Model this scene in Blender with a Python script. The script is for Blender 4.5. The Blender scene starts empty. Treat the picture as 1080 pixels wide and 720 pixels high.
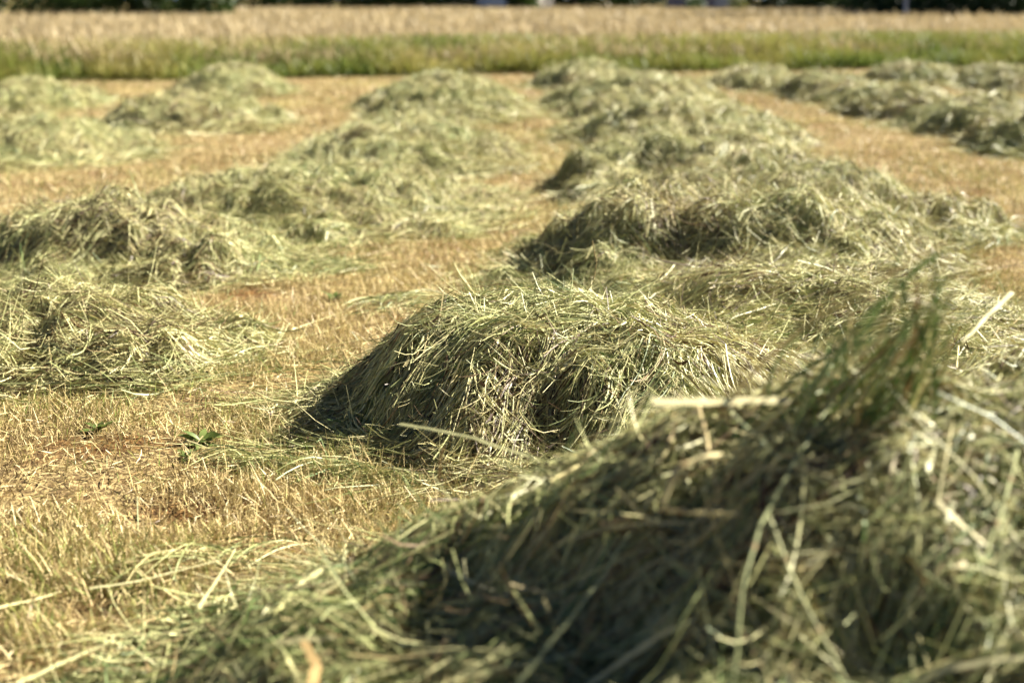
import bpy, math
import numpy as np
from mathutils import Vector

rng = np.random.default_rng(7)
scene = bpy.context.scene
col = scene.collection

# ------------------------------------------------------------------ camera model
CAM_H, FPX, Y0 = 1.2, 1500.0, -3.0          # eye height, focal length and horizon row (1080x720 frame)
PITCH = math.atan((360 - Y0) / FPX)


def ray(px, py):
    a, b = (px - 540) / FPX, (360 - py) / FPX
    c, s = math.cos(PITCH), math.sin(PITCH)
    return np.array([a, c + b * s, -s + b * c])


def gp(px, py, z=0.0):
    d = ray(px, py)
    t = (z - CAM_H) / d[2]
    return d[0] * t, d[1] * t


cam_d = bpy.data.cameras.new('camera')
cam = bpy.data.objects.new('camera', cam_d)
col.objects.link(cam)
cam.location = (0, 0, CAM_H)
cam.rotation_euler = (math.pi / 2 - PITCH, 0, 0)
cam_d.sensor_width = 36
cam_d.lens = 50
cam_d.clip_start = 0.05
cam_d.clip_end = 3000
cam_d.dof.use_dof = True
cam_d.dof.focus_distance = 3.95
cam_d.dof.aperture_fstop = 1.95
cam_d.dof.aperture_blades = 7
scene.camera = cam

# ------------------------------------------------------------------ light
SUN_AZ, SUN_EL = math.radians(62), math.radians(35)      # azimuth clockwise from +Y
world = bpy.data.worlds.new('World')
scene.world = world
world.use_nodes = True
nt = world.node_tree
bg = nt.nodes['Background']
sky = nt.nodes.new('ShaderNodeTexSky')
sky.sky_type = 'NISHITA'
sky.sun_disc = False
sky.sun_elevation = SUN_EL
sky.sun_rotation = SUN_AZ
sky.air_density = 0.22
sky.dust_density = 0.1
sky.altitude = 2500
nt.links.new(sky.outputs[0], bg.inputs[0])
bg.inputs[1].default_value = 0.05
sd = bpy.data.lights.new('sun', 'SUN')
sd.energy = 5.0
sd.angle = math.radians(0.5)
sd.color = (1.0, 0.93, 0.80)
sun = bpy.data.objects.new('sun', sd)
col.objects.link(sun)
dv = Vector((math.sin(SUN_AZ) * math.cos(SUN_EL), math.cos(SUN_AZ) * math.cos(SUN_EL), math.sin(SUN_EL)))
sun.rotation_euler = dv.to_track_quat('Z', 'Y').to_euler()
sun.location = dv * 50
vs = scene.view_settings
vs.view_transform = 'Standard'
vs.look = 'None'
vs.exposure = 2.4
vs.gamma = 1.0
scene.cycles.max_bounces = 5
scene.cycles.diffuse_bounces = 2
scene.cycles.transparent_max_bounces = 4
scene.cycles.use_denoising = True


# ------------------------------------------------------------------ noise
def vnoise(x, y, seed=0):
    x = np.asarray(x, float)
    y = np.asarray(y, float)
    xi, yi = np.floor(x).astype(np.int64), np.floor(y).astype(np.int64)
    fx, fy = x - xi, y - yi
    fx, fy = fx * fx * (3 - 2 * fx), fy * fy * (3 - 2 * fy)

    def h(a, b):
        n = (a * 374761393 + b * 668265263 + seed * 974634777) & 0x7fffffff
        n = ((n ^ (n >> 13)) * 1274126177) & 0x7fffffff
        return ((n ^ (n >> 16)) & 0xffff) / 65535.0
    a = h(xi, yi) * (1 - fx) + h(xi + 1, yi) * fx
    b = h(xi, yi + 1) * (1 - fx) + h(xi + 1, yi + 1) * fx
    return a * (1 - fy) + b * fy


def fbm(x, y, seed=0, o=3):
    s, a, t = 0, 1.0, 0
    for i in range(o):
        s = s + a * vnoise(x * 2 ** i + 17.3 * i, y * 2 ** i - 9.1 * i, seed + i)
        t += a
        a *= 0.5
    return s / t


def ground_z(x, y):
    near = np.clip((40 - np.hypot(x, y)) / 30, 0, 1)
    z = (fbm(x * 1.6, y * 1.6, 91, 3) - 0.5) * 0.05 * near
    for hx, hy, hr, hd in HOLES:
        z = z - hd * np.exp(-(((x - hx) / hr) ** 2 + ((y - hy) / (hr * 0.8)) ** 2))
    return z


HOLES = [(*gp(185, 545), 0.13, 0.03), (*gp(95, 650), 0.10, 0.02), (*gp(560, 215), 0.2, 0.02), (*gp(350, 385), 0.12, 0.02)]


# ------------------------------------------------------------------ materials
def ramp(nt, stops, interp='LINEAR'):
    r = nt.nodes.new('ShaderNodeValToRGB')
    r.color_ramp.interpolation = interp
    e = r.color_ramp.elements
    while len(e) < len(stops):
        e.new(0.5)
    for el, (p, c) in zip(e, stops):
        el.position = p
        el.color = (*c, 1)
    return r


def new_mat(name):
    m = bpy.data.materials.new(name)
    m.use_nodes = True
    return m, m.node_tree, m.node_tree.nodes['Principled BSDF'], m.node_tree.nodes['Material Output']


def blade_mat(name, stops, transl=0.3, rough=0.5, spec=0.3, tip=None, vary=0.35, patch=None):
    """thin plant blades: colour picked per blade by the 'tone' attribute; optional other colour towards the tip"""
    m, nt, b, out = new_mat(name)
    L = nt.links.new
    at = nt.nodes.new('ShaderNodeAttribute')
    at.attribute_name = 'tone'
    r = ramp(nt, stops)
    L(at.outputs['Fac'], r.inputs[0])
    c = r.outputs[0]
    if tip:
        al = nt.nodes.new('ShaderNodeAttribute')
        al.attribute_name = 'along'
        mr = nt.nodes.new('ShaderNodeMapRange')
        mr.inputs[1].default_value, mr.inputs[2].default_value = tip[1], tip[2]
        L(al.outputs['Fac'], mr.inputs[0])
        r2 = ramp(nt, tip[0])
        L(at.outputs['Fac'], r2.inputs[0])
        mx = nt.nodes.new('ShaderNodeMix')
        mx.data_type = 'RGBA'
        L(mr.outputs[0], mx.inputs[0])
        L(c, mx.inputs[6])
        L(r2.outputs[0], mx.inputs[7])
        c = mx.outputs[2]
    wn = nt.nodes.new('ShaderNodeTexWhiteNoise')
    wn.noise_dimensions = '1D'
    L(at.outputs['Fac'], wn.inputs['W'])
    # fine fibre streaks / blotches on the blades themselves
    tc = nt.nodes.new('ShaderNodeTexCoord')
    nz = nt.nodes.new('ShaderNodeTexNoise')
    nz.inputs['Scale'].default_value = 45
    nz.inputs['Detail'].default_value = 2
    L(tc.outputs['Object'], nz.inputs['Vector'])
    ad = nt.nodes.new('ShaderNodeMath')
    ad.operation = 'ADD'
    L(wn.outputs['Value'], ad.inputs[0])
    L(nz.outputs['Fac'], ad.inputs[1])
    mp = nt.nodes.new('ShaderNodeMapRange')
    mp.inputs[1].default_value, mp.inputs[2].default_value = 0.3, 1.7
    mp.inputs[3].default_value, mp.inputs[4].default_value = 1 - vary, 1 + vary
    L(ad.outputs[0], mp.inputs[0])
    hs = nt.nodes.new('ShaderNodeHueSaturation')
    L(c, hs.inputs['Color'])
    L(mp.outputs[0], hs.inputs['Value'])
    c = hs.outputs[0]
    L(c, b.inputs['Base Color'])
    b.inputs['Roughness'].default_value = rough
    b.inputs['Specular IOR Level'].default_value = spec
    t = nt.nodes.new('ShaderNodeBsdfTranslucent')
    L(c, t.inputs[0])
    mix = nt.nodes.new('ShaderNodeMixShader')
    mix.inputs[0].default_value = transl
    L(b.outputs[0], mix.inputs[1])
    L(t.outputs[0], mix.inputs[2])
    L(mix.outputs[0], out.inputs[0])
    return m


HAY = [(0.0, (.06, .034, .016)), (.05, (.18, .115, .05)), (.12, (.45, .385, .185)), (.32, (.515, .49, .245)),
       (.52, (.37, .378, .162)), (.72, (.21, .242, .092)), (.90, (.105, .15, .052)), (1.0, (.075, .14, .03))]
M_hay = blade_mat('hay_blades', HAY, 0.09, 0.5, 0.28)
M_straw = blade_mat('dry_straw', [(0, (.30, .20, .085)), (.3, (.46, .38, .18)), (.7, (.46, .43, .23)), (1, (.25, .29, .12))], 0.2, 0.6, 0.2)
M_stub = blade_mat('stubble_blades', [(0, (.07, .038, .016)), (.14, (.21, .14, .058)), (.38, (.37, .285, .13)), (.65, (.46, .38, .195)),
                                      (.80, (.42, .36, .15)), (.88, (.24, .25, .065)), (1, (.10, .16, .03))], 0.14, 0.5, 0.25)
M_crop = blade_mat('tall_dry_grass', [(0, (.20, .19, .06)), (.5, (.30, .25, .09)), (1, (.17, .19, .05))], 0.25, 0.55, 0.2,
                   tip=([(0, (.31, .245, .135)), (.5, (.345, .28, .155)), (1, (.315, .24, .13))], 0.2, 0.8), vary=0.16)
M_grass = blade_mat('green_grass', [(0, (.25, .24, .06)), (.4, (.17, .20, .04)), (.8, (.11, .16, .03)), (1, (.07, .13, .03))], 0.3, 0.5, 0.2,
                    tip=([(0, (.27, .23, .08)), (.5, (.17, .185, .04)), (1, (.09, .125, .025))], 0.5, 1.0), vary=0.3)
M_weed = blade_mat('weed_leaves', [(0, (.08, .125, .025)), (1, (.16, .20, .06))], 0.4, 0.5, 0.25)
M_leaf = blade_mat('tree_leaves', [(0, (.022, .042, .010)), (.5, (.040, .072, .015)), (1, (.075, .115, .025))], 0.3, 0.5, 0.2, vary=0.3)
M_leafd = blade_mat('conifer_and_shade_leaves', [(0, (.012, .025, .010)), (1, (.03, .055, .018))], 0.15, 0.6, 0.15, vary=0.3)  # conifer foliage; also leaves of shrubs and trees with shade painted into the colour


def core_mat():
    m, nt, b, out = new_mat('shaded_matted_hay')
    L = nt.links.new
    tc = nt.nodes.new('ShaderNodeTexCoord')
    mp = nt.nodes.new('ShaderNodeMapping')
    mp.inputs['Scale'].default_value = (18, 60, 60)
    L(tc.outputs['Object'], mp.inputs[0])
    nz = nt.nodes.new('ShaderNodeTexNoise')
    nz.inputs['Scale'].default_value = 1.0
    nz.inputs['Detail'].default_value = 6
    nz.inputs['Distortion'].default_value = 1.5
    L(mp.outputs[0], nz.inputs['Vector'])
    r = ramp(nt, [(.25, (.03, .026, .012)), (.45, (.07, .06, .028)), (.6, (.13, .115, .055)), (.75, (.22, .19, .09))])  # hay interior, darkened so the colour carries the shade between strands
    L(nz.outputs['Fac'], r.inputs[0])
    L(r.outputs[0], b.inputs['Base Color'])
    b.inputs['Roughness'].default_value = 0.9
    b.inputs['Specular IOR Level'].default_value = 0.1
    bp = nt.nodes.new('ShaderNodeBump')
    bp.inputs['Strength'].default_value = 1.0
    bp.inputs['Distance'].default_value = 0.02
    L(nz.outputs['Fac'], bp.inputs['Height'])
    L(bp.outputs[0], b.inputs['Normal'])
    return m


M_core = core_mat()


def ground_mat():
    m, nt, b, out = new_mat('mown_field')
    L = nt.links.new
    tc = nt.nodes.new('ShaderNodeTexCoord')

    def noise(scale, det=4, dist=0.0):
        n = nt.nodes.new('ShaderNodeTexNoise')
        n.inputs['Scale'].default_value = scale
        n.inputs['Detail'].default_value = det
        n.inputs['Distortion'].default_value = dist
        L(tc.outputs['Object'], n.inputs['Vector'])
        return n
    n1, n2, n3 = noise(60, 6, .6), noise(2.2, 4), noise(.6, 3)
    r1 = ramp(nt, [(.32, (.05, .030, .014)), (.48, (.14, .098, .045)), (.62, (.30, .235, .11)), (.8, (.42, .345, .17))])
    L(n1.outputs['Fac'], r1.inputs[0])
    r2 = ramp(nt, [(.35, (.55, .38, .26)), (.5, (1, 1, 1)), (.7, (1.0, .95, .8))])
    L(n2.outputs['Fac'], r2.inputs[0])
    mx = nt.nodes.new('ShaderNodeMix')
    mx.data_type = 'RGBA'
    mx.blend_type = 'MULTIPLY'
    mx.inputs[0].default_value = 1
    L(r1.outputs[0], mx.inputs[6])
    L(r2.outputs[0], mx.inputs[7])
    # greener regrowth patches
    r3 = ramp(nt, [(.52, (0, 0, 0)), (.68, (.55, .55, .55))])
    L(n3.outputs['Fac'], r3.inputs[0])
    mg = nt.nodes.new('ShaderNodeMix')
    mg.data_type = 'RGBA'
    L(r3.outputs[0], mg.inputs[0])
    L(mx.outputs[2], mg.inputs[6])
    mg.inputs[7].default_value = (.24, .22, .07, 1)
    # soil under the uncut meadow beyond the mown field
    sp = nt.nodes.new('ShaderNodeSeparateXYZ')
    L(tc.outputs['Object'], sp.inputs[0])
    ma = nt.nodes.new('ShaderNodeMath')
    ma.operation = 'MULTIPLY_ADD'
    L(sp.outputs[0], ma.inputs[0])
    ma.inputs[1].default_value = -EDGE_K
    L(sp.outputs[1], ma.inputs[2])
    mr = nt.nodes.new('ShaderNodeMapRange')
    mr.inputs[1].default_value, mr.inputs[2].default_value = EDGE_C, EDGE_C + .5
    L(ma.outputs[0], mr.inputs[0])
    me = nt.nodes.new('ShaderNodeMix')
    me.data_type = 'RGBA'
    L(mr.outputs[0], me.inputs[0])
    L(mg.outputs[2], me.inputs[6])
    me.inputs[7].default_value = (.22, .18, .07, 1)
    L(me.outputs[2], b.inputs['Base Color'])
    b.inputs['Roughness'].default_value = .95
    b.inputs['Specular IOR Level'].default_value = .1
    bp = nt.nodes.new('ShaderNodeBump')
    bp.inputs['Strength'].default_value = .8
    bp.inputs['Distance'].default_value = .015
    L(n1.outputs['Fac'], bp.inputs['Height'])
    L(bp.outputs[0], b.inputs['Normal'])
    return m


def plain_mat(name, c, rough=.8, scale=6, var=.25, spec=.2):
    m, nt, b, out = new_mat(name)
    L = nt.links.new
    tc = nt.nodes.new('ShaderNodeTexCoord')
    n = nt.nodes.new('ShaderNodeTexNoise')
    n.inputs['Scale'].default_value = scale
    n.inputs['Detail'].default_value = 5
    L(tc.outputs['Object'], n.inputs['Vector'])
    r = ramp(nt, [(.3, tuple(v * (1 - var) for v in c)), (.7, tuple(min(1, v * (1 + var)) for v in c))])
    L(n.outputs['Fac'], r.inputs[0])
    L(r.outputs[0], b.inputs['Base Color'])
    b.inputs['Roughness'].default_value = rough
    b.inputs['Specular IOR Level'].default_value = spec
    return m


# ------------------------------------------------------------------ mesh building
class Geo:
    """collects quads with per-vertex tone / along and per-face material index"""

    def __init__(s):
        s.v, s.f, s.t, s.a, s.m = [], [], [], [], []
        s.n = 0

    def add(s, v, f, tone, along, mi=0):
        s.v.append(v)
        s.f.append(f + s.n)
        s.t.append(np.broadcast_to(tone, (len(v),)))
        s.a.append(np.broadcast_to(along, (len(v),)))
        s.m.append(np.full(len(f), mi, np.int32))
        s.n += len(v)

    def strands(s, P, W, tone, sides=2, mi=0, roll=None):
        """P (N,K,3) paths, W (N,K) half widths. sides 2 = flat blade, 3 = stem"""
        N, K, _ = P.shape
        T = np.gradient(P, axis=1)
        T /= np.linalg.norm(T, axis=2, keepdims=True) + 1e-9
        R = rng.normal(size=(N, 1, 3)) if roll is None else roll
        A = np.cross(T, R)
        A /= np.linalg.norm(A, axis=2, keepdims=True) + 1e-9
        al = np.linspace(0, 1, K)
        if sides == 2:
            V = np.stack([P - A * W[..., None], P + A * W[..., None]], 2)
        else:
            B = np.cross(T, A)
            V = np.stack([P + (A * math.cos(2 * math.pi * j / sides) + B * math.sin(2 * math.pi * j / sides)) * W[..., None]
                          for j in range(sides)], 2)
        S = V.shape[2]
        base = (np.arange(N) * K * S)[:, None, None] + (np.arange(K - 1) * S)[None, :, None]
        if sides == 2:
            f = np.stack([base + 0, base + 1, base + S + 1, base + S], -1).reshape(-1, 4)
        else:
            j = np.arange(S)[None, None, :]
            j2 = (j + 1) % S
            f = np.stack([base + j, base + j2, base + S + j2, base + S + j], -1).reshape(-1, 4)
        tt = np.repeat(tone, K * S)
        aa = np.tile(np.repeat(al, S), N)
        s.add(V.reshape(-1, 3), f, tt, aa, mi)

    def build(s, name, mats, parent=None, origin=(0, 0, 0), smooth=True):
        v = np.concatenate(s.v) - np.array(origin)
        f = np.concatenate(s.f).astype(np.int32)
        me = bpy.data.meshes.new(name)
        me.vertices.add(len(v))
        me.vertices.foreach_set('co', v.astype(np.float32).ravel())
        me.loops.add(f.size)
        me.loops.foreach_set('vertex_index', f.ravel())
        me.polygons.add(len(f))
        me.polygons.foreach_set('loop_start', np.arange(len(f), dtype=np.int32) * 4)
        me.polygons.foreach_set('loop_total', np.full(len(f), 4, np.int32))
        me.polygons.foreach_set('material_index', np.concatenate(s.m))
        me.polygons.foreach_set('use_smooth', np.full(len(f), smooth))
        for nm, d in (('tone', s.t), ('along', s.a)):
            at = me.attributes.new(nm, 'FLOAT', 'POINT')
            at.data.foreach_set('value', np.concatenate(d).astype(np.float32))
        for m in mats:
            me.materials.append(m)
        me.update(calc_edges=True)
        o = bpy.data.objects.new(name, me)
        col.objects.link(o)
        o.location = origin
        if parent:
            o.parent = parent
        return o


def tag(o, label=None, cat=None, group=None, kind=None):
    for k, v in (('label', label), ('category', cat), ('group', group), ('kind', kind)):
        if v:
            o[k] = v
    return o


def box_geo(g, lo, hi, mi=0):
    x0, y0, z0 = lo
    x1, y1, z1 = hi
    v = np.array([[x0, y0, z0], [x1, y0, z0], [x1, y1, z0], [x0, y1, z0], [x0, y0, z1], [x1, y0, z1], [x1, y1, z1], [x0, y1, z1]], float)
    f = np.array([[0, 3, 2, 1], [4, 5, 6, 7], [0, 1, 5, 4], [1, 2, 6, 5], [2, 3, 7, 6], [3, 0, 4, 7]])
    g.add(v, f, .5, .5, mi)


# ------------------------------------------------------------------ ground
e0, e1 = gp(0, 88), gp(1080, 70)
EDGE_K = (e1[1] - e0[1]) / (e1[0] - e0[0])
EDGE_C = e0[1] - EDGE_K * e0[0]
xs = np.concatenate([[-900, -300, -120, -60, -30], np.arange(-15, 15.01, .12), [30, 60, 120, 300, 900]])
ys = np.concatenate([[-300, -60, -10, -3], np.arange(0, 10, .08), np.arange(10, 30, .25), [40, 60, 90, 140, 250, 500, 1500]])
X, Y = np.meshgrid(xs, ys)
g = Geo()
nx, ny = len(xs), len(ys)
i = (np.arange(ny - 1)[:, None] * nx + np.arange(nx - 1)[None, :]).ravel()
g.add(np.stack([X, Y, ground_z(X, Y)], -1).reshape(-1, 3), np.stack([i, i + 1, i + nx + 1, i + nx], -1), .5, .5)
ground = g.build('ground', [ground_mat()])
tag(ground, kind='structure')

# ------------------------------------------------------------------ hay heaps
HEAPS = []


class Heap:
    def __init__(s, x, y, rx, ry, H, rot=0.0, flow=180, p=2.3, lumps=.3, seed=None, steep=(0, 0), spread=30, dens=1.0, drape=.6, clump=.16, gap=.08, swirl=2.8, curl=1.0, wob=.55, apron=.03, brown=.03, reach=1.07, stray=1.0, lng=1.0, foot=1.0, dents=(), tone=0.0, fine=1.0):
        s.dents, s.tone, s.fine, s.swirl, s.curl, s.wob, s.apron, s.reach, s.brown = dents, tone, fine, swirl, curl, wob, apron, reach, brown
        if math.hypot(x, y) > 8.5:
            clump, lumps, tone = clump * .75, lumps * .8, tone + .05
        s.clump, s.gap, s.stray, s.lng, s.foot = clump, gap, stray, lng, foot
        s.x, s.y, s.rx, s.ry, s.H, s.rot = x, y, rx, ry, H, math.radians(rot)
        s.flow, s.p, s.lumps, s.spread, s.dens, s.drape = math.radians(flow), p, lumps, math.radians(spread), dens, drape
        s.seed = seed if seed is not None else len(HEAPS) * 11 + 3
        s.steep = steep
        HEAPS.append(s)

    def r(s, x, y):
        c, n = math.cos(s.rot), math.sin(s.rot)
        dx, dy = x - s.x, y - s.y
        # sideways shift of the crown makes one flank steep
        u, v = (dx * c + dy * n) / s.rx, (-dx * n + dy * c) / s.ry
        wob = (fbm(x * 2.2, y * 2.2, s.seed, 2) - .5) * s.wob
        return np.hypot(u, v) * (1 + wob), u, v

    def h(s, x, y):
        r, u, v = s.r(x, y)
        rs = np.clip(r, 0, 1)
        a = np.clip(1 - rs ** s.p, 0, 1)
        tilt = 1 + s.steep[0] * u + s.steep[1] * v
        n = fbm(x * 3.3, y * 3.3, s.seed + 5, 2) - .5
        n2 = np.abs(fbm(x * 5.5, y * 5.5, s.seed + 9, 2) - .5) * 2
        z = s.H * a * np.clip(tilt, .2, 1.9) * (1 + s.lumps * 2.0 * n) + s.clump * (n2 - .3) * np.clip(a * 3, 0, 1)
        # loose hay thins out over the stubble round the foot
        z = np.maximum(z, s.apron * np.clip((s.reach + .03 - r) / .4, 0, 1) ** 1.4 * (.3 + 1.4 * vnoise(x * 7, y * 7, s.seed + 2)))
        for du, dv, su, sv, dd in s.dents:
            z = z * (1 - dd * np.exp(-((u - du) / su) ** 2 - ((v - dv) / sv) ** 2))
        return np.maximum(z, -.02) + ground_z(x, y)


def hay_surface(x, y):
    z = ground_z(x, y)
    for hp in HEAPS:
        z = np.maximum(z, hp.h(x, y))
    return z


def hit(px, py, lift=0.0):
    """where the sight line through that point of the photo meets the hay or the ground"""
    d = ray(px, py)
    t = np.linspace(.6, 30, 12000)
    P = np.array([0, 0, CAM_H])[None] + d[None] * t[:, None]
    ok = P[:, 2] <= hay_surface(P[:, 0], P[:, 1]) + lift
    k = np.argmax(ok) if ok.any() else len(t) - 1
    return P[k]


def blade_profile(N, K, w):
    t = np.linspace(0, 1, K)[None]
    k = rng.uniform(0, 1, (N, 1))
    prof = np.where(k > .45, np.clip(1.05 - t ** 2.2, .08, 1), np.clip(.55 + .45 * np.sin(math.pi * t), .1, 1))
    return w[:, None] * prof


def hay_strands(hp, N, lmin, lmax, w, K=7, off=(-.02, .03), spread=None, drape=None, lift=.0, rmax=None, tone_shift=0.0, sides=2, geo=None, curl=.5, follow=1.0, lock=1, cull=True, bead=False):
    spread = hp.spread if spread is None else spread
    drape = hp.drape if drape is None else drape
    q = np.sqrt(rng.uniform(0, 1, N)) * (rmax or min(hp.reach - .01, 1.15))
    an = rng.uniform(0, 2 * math.pi, N)
    c, n = math.cos(hp.rot), math.sin(hp.rot)
    a, b = q * np.cos(an) * hp.rx, q * np.sin(an) * hp.ry
    x, y = hp.x + a * c - b * n, hp.y + a * n + b * c
    th = hp.flow + (fbm(x * 2.0, y * 2.0, hp.seed + 31, 2) - .5) * hp.swirl + rng.normal(0, spread, N) + np.where(rng.random(N) < .3, math.pi, 0)
    if lock > 1:          # locks of blades that lie together
        gi = np.arange(N) // lock * lock
        x, y = x[gi] + rng.normal(0, .013, N), y[gi] + rng.normal(0, .013, N)
        th = th[gi] + rng.normal(0, .16, N)
    length = rng.uniform(lmin, lmax, N) * rng.uniform(.7, 1.2, N)
    ds = length / (K - 1)
    o0 = rng.uniform(off[0], off[1], N)
    dl = (rng.normal(0, .02, N) + lift * np.abs(rng.normal(0, 1, N))) * np.clip(length / .2, .15, 1)
    cu = rng.normal(0, curl * hp.curl, N)
    if lock > 1:
        o0 = o0[gi] + rng.normal(0, .006, N)
        dl = dl[gi] + rng.normal(0, .006, N)
        cu = cu[gi] + rng.normal(0, .25, N)
    P = np.zeros((N, K, 3))
    z = hp.h(x, y)
    z0 = z.copy()
    eps = .03
    slope_prev = np.zeros(N)
    for k in range(K):
        t = k / (K - 1)
        P[:, k, 0], P[:, k, 1] = x, y
        P[:, k, 2] = z * follow + z0 * (1 - follow) + o0 + dl * (2 * t - .7) ** 2
        gx = (hp.h(x + eps, y) - hp.h(x - eps, y)) / (2 * eps)
        gy = (hp.h(x, y + eps) - hp.h(x, y - eps)) / (2 * eps)
        gm = np.hypot(gx, gy)
        dx, dy = np.cos(th), np.sin(th)
        dwn = drape * np.clip(gm, 0, 1.2)
        dx, dy = dx - dwn * gx / (gm + .05), dy - dwn * gy / (gm + .05)
        nn = np.hypot(dx, dy) + 1e-6
        dx, dy = dx / nn, dy / nn
        sl = (hp.h(x + dx * eps, y + dy * eps) - z) / eps
        st = ds / np.sqrt(1 + np.clip(sl, -2.5, 2.5) ** 2)
        x, y = x + dx * st, y + dy * st
        z = hp.h(x, y)
        th = th + cu / K
    P[:, :, 2] = np.maximum(P[:, :, 2], ground_z(P[:, :, 0], P[:, :, 1]) + .004)
    W = blade_profile(N, K, w * rng.uniform(.55, 1.35, N) * .5)
    if bead:
        W = W * (.45 + .75 * (np.arange(K) % 2))[None]
    mid = P[:, K // 2]
    pat = fbm(mid[:, 0] * 2.6, mid[:, 1] * 2.6, 401, 2)
    tone = rng.normal(0, .22, N)
    if lock > 1:
        tone = tone[gi] * .75 + rng.normal(0, .14, N)
    tone = np.clip(.42 + tone + (pat - .5) * .55 + tone_shift + hp.tone, 0, 1)
    tone = np.where(rng.random(N) < hp.brown, rng.uniform(0, .09, N), tone)
    if cull:              # nothing of the heap itself wanders out over the stubble
        r = hp.r(P[:, :, 0], P[:, :, 1])[0]
        k = (r > rng.uniform(.98, hp.reach + .03, len(r))[:, None]).mean(1) < .3
        P, W, tone = P[k], W[k], tone[k]
    geo.strands(P, W, tone, sides)


def heap_core(hp, g):
    nr, na = 30, 96
    rr = (np.linspace(0.01, 1.0, nr) ** .8)
    aa = np.linspace(0, 2 * math.pi, na, endpoint=False)
    R, A = np.meshgrid(rr, aa, indexing='ij')
    R = R * (hp.reach + .05)
    c, n = math.cos(hp.rot), math.sin(hp.rot)
    a, b = R * np.cos(A) * hp.rx, R * np.sin(A) * hp.ry
    x, y = hp.x + a * c - b * n, hp.y + a * n + b * c
    z = hp.h(x, y) - hp.gap
    z[-1] = -.08
    v = np.stack([x, y, z], -1).reshape(-1, 3)
    i, j = np.meshgrid(np.arange(nr - 1), np.arange(na), indexing='ij')
    j2 = (j + 1) % na
    f = np.stack([i * na + j, (i + 1) * na + j, (i + 1) * na + j2, i * na + j2], -1).reshape(-1, 4)
    g.add(v, f, .5, .5, 1)


def build_heap(hp, label, group, name='hay_heap', cat='hay heap'):
    D = math.hypot(hp.x, hp.y)
    w = max(.0042, D * .00047)
    area = math.pi * hp.rx * hp.ry * 1.5
    g = Geo()
    heap_core(hp, g)
    lm = 1.0 if D < 8 else 1.25
    N = int(hp.dens * area * 7.5 / (.26 * lm * w * hp.fine))
    w *= hp.fine
    hay_strands(hp, int(N * .55), .18 * lm * hp.lng, .42 * lm * hp.lng, w, geo=g, off=(-.065, .03), lock=6, K=8)
    hay_strands(hp, int(N * .25), .10, .30 * lm, w * .8, geo=g, off=(-.05, .035), spread=1.3, lift=.02, drape=hp.drape * .5, K=6)
    hay_strands(hp, int(N * .22), .04, .12, w * .75, geo=g, off=(-.02, .03), spread=1.5, K=4, tone_shift=-.05)
    # stems: pale, round, stiffer
    hay_strands(hp, int(N * .07), .25, .60, w * .62, geo=g, off=(.0, .035), sides=3, tone_shift=-.16, lift=.02, K=8, curl=.25)
    # loose ends standing off the heap
    hay_strands(hp, int(N * .03 * hp.stray), .10, .32, w * .6, geo=g, off=(.0, .03), lift=.05, spread=1.2, tone_shift=-.08, K=6)
    # thin fringe on the stubble round the foot
    hay_strands(hp, int(N * .05 * hp.foot), .15, .40, w * .9, geo=g, off=(0, .02), rmax=1.15, spread=.8, K=6, cull=False)
    if D < 9:
        # dry leaf scraps and chaff
        hay_strands(hp, int(N * .035), .03, .07, w * 2.2, geo=g, off=(.0, .035), spread=1.5, K=4, tone_shift=-.30, lift=.006)
        # seed heads: bristly spindles at odd angles
        hay_strands(hp, int(N * .03), .04, .09, w * 1.5, geo=g, off=(.005, .04), spread=1.2, K=9, tone_shift=-.12, lift=.006, sides=3, bead=True)
    o = g.build(name, [M_hay, M_core], origin=(hp.x, hp.y, 0))
    tag(o, label, cat, group)
    return o


def hp_px(px, py, rx, ry, H, **k):
    x, y = gp(px, py)
    return Heap(x, y, rx, ry, H, **k)


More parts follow.
